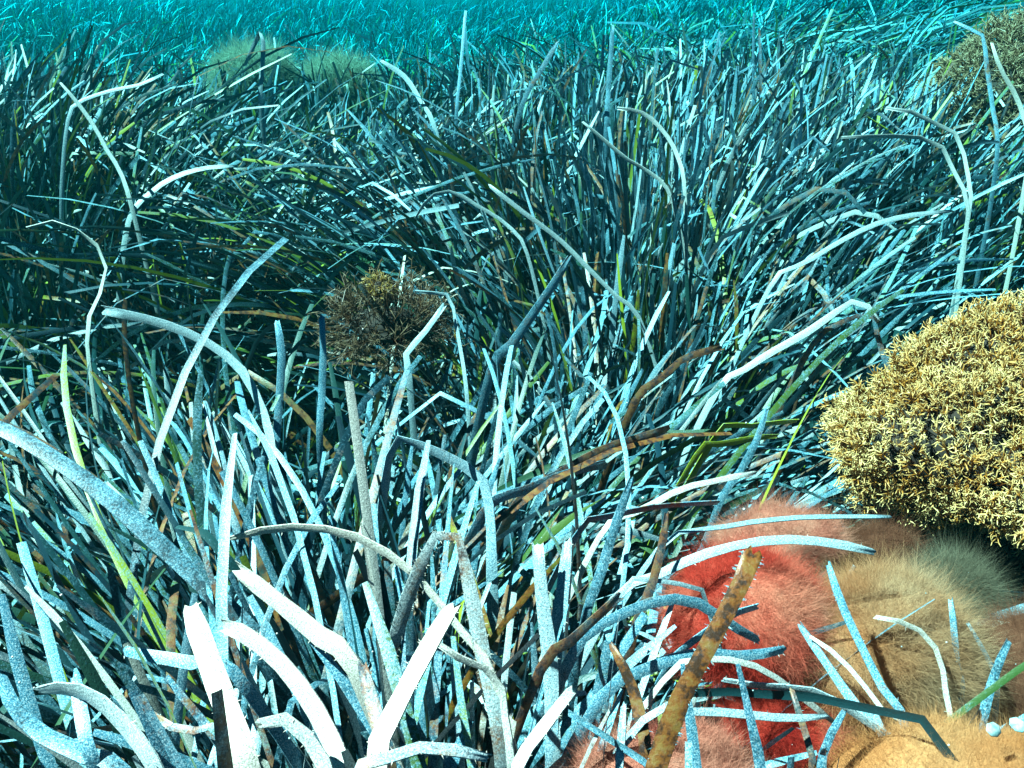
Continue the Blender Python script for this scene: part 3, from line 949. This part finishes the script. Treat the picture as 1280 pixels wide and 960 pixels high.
RED = fuzz_material('red_cotton', [(.32, (.42, .022, .018)), (.46, (.75, .075, .05)), (.58, (.95, .26, .17)), (.72, (1.0, .48, .32))], 11, .35, 1.3)
BEIGE = fuzz_material('beige_cotton', [(.33, (.60, .22, .08)), (.46, (.68, .37, .19)), (.62, (.70, .50, .31))], 9, .4, 4.1)
GREYG = fuzz_material('grey_green_cotton', [(.35, (.20, .19, .13)), (.65, (.28, .27, .19))], 14, .4, 2.0)
TAN = fuzz_material('tan_cotton', [(.30, (.56, .20, .07)), (.50, (.66, .29, .11)), (.70, (.74, .40, .18))], 12, .35, 6.0)
PINK = fuzz_material('pink_cotton', [(.30, (.60, .13, .10)), (.50, (.76, .30, .21)), (.70, (.80, .46, .34))], 16, .35, 8.0)
PALE = fuzz_material('pale_cotton', [(.35, (.40, .46, .34)), (.65, (.52, .56, .42))], 9, .4, 7.0)
BROWN = fuzz_material('brown_cotton', [(.30, (.16, .05, .03)), (.60, (.30, .13, .08))], 14, .3, 3.0)

puff('red fluffy alga ball behind the tall golden leaf', 940, 775, .60, 118, 88, RED, 46000, .009, 1)
puff('beige fluffy alga ball between the red ball and the right edge', 1100, 815, .60, 128, 108, BEIGE, 46000, .012, 2)
puff('small grey-green fluffy alga under the shaded side of the yellow alga', 1188, 745, .66, 66, 56, GREYG, 24000, .012, 3)
puff('tan fluffy alga mound in the lower right corner', 1225, 1056, .44, 200, 122, TAN, 50000, .007, 4, depth_r=.06)
puff('pink fluffy alga mound at the lower edge below the golden leaves', 830, 1018, .47, 150, 108, PINK, 42000, .008, 5, depth_r=.05)
puff('deep red fluffy alga in the shade between the golden leaf and beige ball', 985, 900, .58, 95, 66, RED, 24000, .008, 6)
puff('reddish brown fluffy alga at the right edge below the dark hollow', 1290, 850, .60, 86, 86, BROWN, 24000, .012, 7)
puff('pale pink fluffy alga peeping out above the red ball', 975, 676, .68, 90, 38, PINK, 16000, .009, 8)
puff('brown fuzzy alga patch right of the flat blue leaf under the yellow alga', 1090, 692, .71, 66, 36, BROWN, 14000, .010, 9)
puff('round pale hazy alga ball beyond the crest, the larger left one', 320, 100, 2.7, 64, 44, PALE, 9000, .03, 10, hw=.0006)
puff('round pale hazy alga ball beyond the crest, the right one', 424, 106, 2.8, 52, 34, PALE, 8000, .03, 11, hw=.0006)

# ------------------------------------------------------------------ bushy algae
def sprig(seed, L=.016, nb=9, w=.0011, up=.8):
    """A little forked frond: a stem and side branchlets, each a tapering three-sided blade."""
    r = np.random.default_rng(seed)
    V, F, C = [], [], []

    def blade(a, b, w0, w1, t0, t1):
        d = b - a; d = d / (np.linalg.norm(d) + 1e-9)
        s = np.cross(d, r.normal(0, 1, 3)); s /= np.linalg.norm(s); u = np.cross(d, s)
        k = len(V)
        for q in range(3):
            an = q * 2.094
            V.append(a + (s * math.cos(an) + u * .6 * math.sin(an)) * w0)
        for q in range(3):
            an = q * 2.094
            V.append(b + (s * math.cos(an) + u * .6 * math.sin(an)) * w1)
        for q in range(3):
            F.append((k + q, k + (q + 1) % 3, k + 3 + (q + 1) % 3, k + 3 + q))
        C.extend([(t0, 0, 0, 0)] * 3 + [(t1, 0, 0, 0)] * 3)
    top = np.array([r.normal(0, .18), r.normal(0, .18), 1.0]) * L
    blade(np.zeros(3), top, w * .8, w * .6, 0, .7)
    for i in range(nb):
        f_ = r.uniform(.15, 1.0)
        a = top * f_
        dr = np.array([r.normal(0, 1), r.normal(0, 1), up + r.uniform(0, .6)]); dr /= np.linalg.norm(dr)
        b = a + dr * L * r.uniform(.25, .55)
        blade(a, b, w * .6, w * .65, f_ * .7, .8)
        for _ in range(2):
            d2 = dr + r.normal(0, .6, 3); d2 /= np.linalg.norm(d2)
            blade(b, b + d2 * L * r.uniform(.12, .3), w * .6, w * .22, .75, 1.0)
    return np.array(V), np.array(F), np.array(C)


def frame_of(nrm, spin):
    z = nrm / np.linalg.norm(nrm)
    x = np.cross(z, [.3, .5, .81]); x /= np.linalg.norm(x); y = np.cross(z, x)
    return np.stack([x * math.cos(spin) + y * math.sin(spin), -x * math.sin(spin) + y * math.cos(spin), z], 1)


def bushy(label, c, rad, mat, core_mat, n, own_n, size, seed, amp=.10, w=.0011, nb=9, group=None):
    c = np.asarray(c, float); rad = np.asarray(rad, float)
    g = float(ground(c[0], c[1])[0])
    basep = np.array([c[0], c[1], min(g, c[2])])
    root = empty('bushy_alga', basep)
    tag(root, label, 'alga', group)
    sc = lumpy(ICO_V, seed, amp)
    core = c + ICO_V * rad * sc[:, None] * .76
    core[:, 2] = np.maximum(core[:, 2], basep[2] - .02)
    mesh_np('holdfast', core, ICO_F, core_mat, root, basep)
    protos = [sprig(seed * 10 + k, size, nb, w) for k in range(6)]
    pm = []
    for k, (v, f_, cc) in enumerate(protos):
        me_o = mesh_np('frond', v, f_, mat, None, None, cc)
        pm.append(me_o.data)
        bpy.data.objects.remove(me_o)
    r = np.random.default_rng(seed + 7)
    U = r.normal(0, 1, (n, 3)); U /= np.linalg.norm(U, axis=1, keepdims=True)
    toc = CAM - c; toc /= np.linalg.norm(toc)
    U = U[(U[:, 2] > -.75) & (U @ toc > -.7)]
    U = U[pix(c + U * rad)[0] < 1345]
    sc = lumpy(U, seed, amp) + r.normal(0, .03, len(U))
    P = c + U * rad * (sc * .86)[:, None]
    px_, py_, _ = pix(P)
    face = (U @ toc) * ((px_ > -10) & (px_ < 1290))
    rank = np.argsort(-face)
    big = set(rank[r.permutation(min(len(rank), own_n * 3))[:own_n]].tolist())
    VV, FF, CC, off = [], [], [], 0
    for i in range(len(U)):
        nrm = U[i] / rad; nrm /= np.linalg.norm(nrm)
        nrm = nrm + r.normal(0, .38, 3) + np.array([0, 0, .35])
        R = frame_of(nrm, r.uniform(0, 6.28)); s = r.uniform(.65, 1.35)
        k = r.integers(0, 6)
        if i in big:
            from mathutils import Matrix
            o = link(bpy.data.objects.new('frond', pm[k]), root)
            m4 = Matrix([[*(R[a] * s), (P[i] - basep)[a]] for a in range(3)] + [[0, 0, 0, 1]])
            o.matrix_local = m4
        else:
            v, f_, cc = protos[k]
            VV.append(v * s @ R.T + P[i]); FF.append(f_ + off); CC.append(cc); off += len(v)
    o = mesh_np('small_fronds', np.concatenate(VV), np.concatenate(FF), mat, root, basep, np.concatenate(CC))
    o['kind'] = 'stuff'
    return root


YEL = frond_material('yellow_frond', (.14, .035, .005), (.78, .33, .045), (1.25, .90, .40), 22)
YCORE = plain('dark_holdfast', (.010, .005, .003), (.028, .014, .007), 60, .95)
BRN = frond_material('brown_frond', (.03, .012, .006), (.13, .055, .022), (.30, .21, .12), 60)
OCH = frond_material('ochre_frond', (.22, .10, .02), (.50, .28, .05), (.62, .42, .12), 60)
TANF = frond_material('tan_frond', (.18, .08, .04), (.42, .24, .12), (.60, .44, .26), 30)

cy = at(1330, 548, .84)
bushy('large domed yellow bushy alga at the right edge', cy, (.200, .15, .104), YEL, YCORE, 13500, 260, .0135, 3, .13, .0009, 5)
cu = at(1225, 672, .88)  # added dark bush stands in for the yellow alga's shaded lower side
bushy('dark brown bush added for the shaded lower side of the large yellow alga', cu, (.13, .08, .045), BRN, YCORE, 900, 60, .022, 4, .12, .0009, 5)
cb = at(480, 408, 1.04)
bushy('small brown bushy alga in the dark gap left of centre', cb, (.052, .045, .022), BRN, YCORE, 340, 90, .028, 5, .15, .0008, 6)
ct = at(472, 362, 1.0)
bushy('tiny yellow tuft standing on the small brown alga', ct, (.007, .006, .012), OCH, YCORE, 40, 12, .010, 6, .1, .0008, 6)
cr = at(1268, 125, 1.85)
bushy('hazy tan bushy alga at the right edge near the top', cr, (.16, .15, .13), TANF, YCORE, 1500, 120, .030, 8, .12, .0018, 8)

# ------------------------------------------------------------------ small things
CHIP = plain('pale_shell', (.16, .42, .46), (.60, .76, .76), 300, .35)


def shell(label, px, py, d, rpx, tilt):
    c = at(px, py, d); r = rpx * d / FPX
    a = np.linspace(0, 2 * np.pi, 15)[:-1]
    V = []
    for k, (rr, h) in enumerate(((1, 0), (.92, .08), (.6, .2), (.25, .26))):
        for j, t in enumerate(a):
            q = rr * r * (1 + .05 * math.cos(7 * t))
            V.append((q * math.cos(t) * 1.15, q * math.sin(t) * .9, h * r))
    V.append((0, 0, .27 * r)); V.append((0, 0, .02 * r))
    F4 = [(k * 14 + j, k * 14 + (j + 1) % 14, (k + 1) * 14 + (j + 1) % 14, (k + 1) * 14 + j) for k in range(3) for j in range(14)]
    F3 = [(42 + j, 42 + (j + 1) % 14, 56) for j in range(14)] + [((j + 1) % 14, j, 57) for j in range(14)]
    R = frame_of(np.array([math.sin(tilt), -.55, .8]), tilt)
    V = np.array(V) @ R.T + c
    o = mesh_np('shell', V, [np.array(F4), np.array(F3)], CHIP, None, c)
    o.location = Vector(c)
    tag(o, label, 'shell', 'pale shells on the tan alga')


shell('left pale blue shell on top of the tan alga in the corner', 1242, 912, .43, 10, .3)
shell('right pale blue shell on top of the tan alga at the edge', 1272, 906, .43, 9, -.4)

# ------------------------------------------------------------------ drifting specks and the water itself
sv, sf = ico(1)
VV, FF = [], []
for i in range(150):
    px, py = rng.uniform(-40, 1320), rng.uniform(-20, 960)
    d = rng.uniform(.3, .95) * min(on_canopy(px, min(py, 900)), 2.2) 
    VV.append(at(px, py, d) + sv * rng.uniform(.00015, .0004)); FF.append(sf + i * len(sv))
sp = mesh_np('drifting_specks', np.concatenate(VV), np.concatenate(FF), CHIP)
tag(sp, 'tiny pale specks drifting in the water', 'specks', kind='stuff')

hz, nt, out = new_mat('sea_water')
pv = nt.nodes.new('ShaderNodeVolumePrincipled')
pv.inputs['Color'].default_value = (.02, .78, .88, 1)
pv.inputs['Density'].default_value = .017
pv.inputs['Anisotropy'].default_value = .6
ab = nt.nodes.new('ShaderNodeVolumeAbsorption')      # water swallows red first
ab.inputs['Color'].default_value = (0.0, .97, 1.0, 1)
ab.inputs['Density'].default_value = .46
av = nt.nodes.new('ShaderNodeAddShader')
nt.links.new(pv.outputs[0], av.inputs[0]); nt.links.new(ab.outputs[0], av.inputs[1])
nt.links.new(av.outputs[0], out.inputs['Volume'])
B0 = np.array([-30., -6., GV[:, 2].min() - 1.0]); B1 = np.array([30., 34., .86])
HV = np.array([[(B0, B1)[i][0], (B0, B1)[j][1], (B0, B1)[k][2]] for i in (0, 1) for j in (0, 1) for k in (0, 1)])
HF = np.array([(0, 1, 3, 2), (4, 6, 7, 5), (0, 4, 5, 1), (2, 3, 7, 6), (0, 2, 6, 4), (1, 5, 7, 3)])
haze = mesh_np('haze', HV, HF, hz, smooth=False)
tag(haze, 'blue-green sea water that veils the far meadow', 'water', kind='stuff')
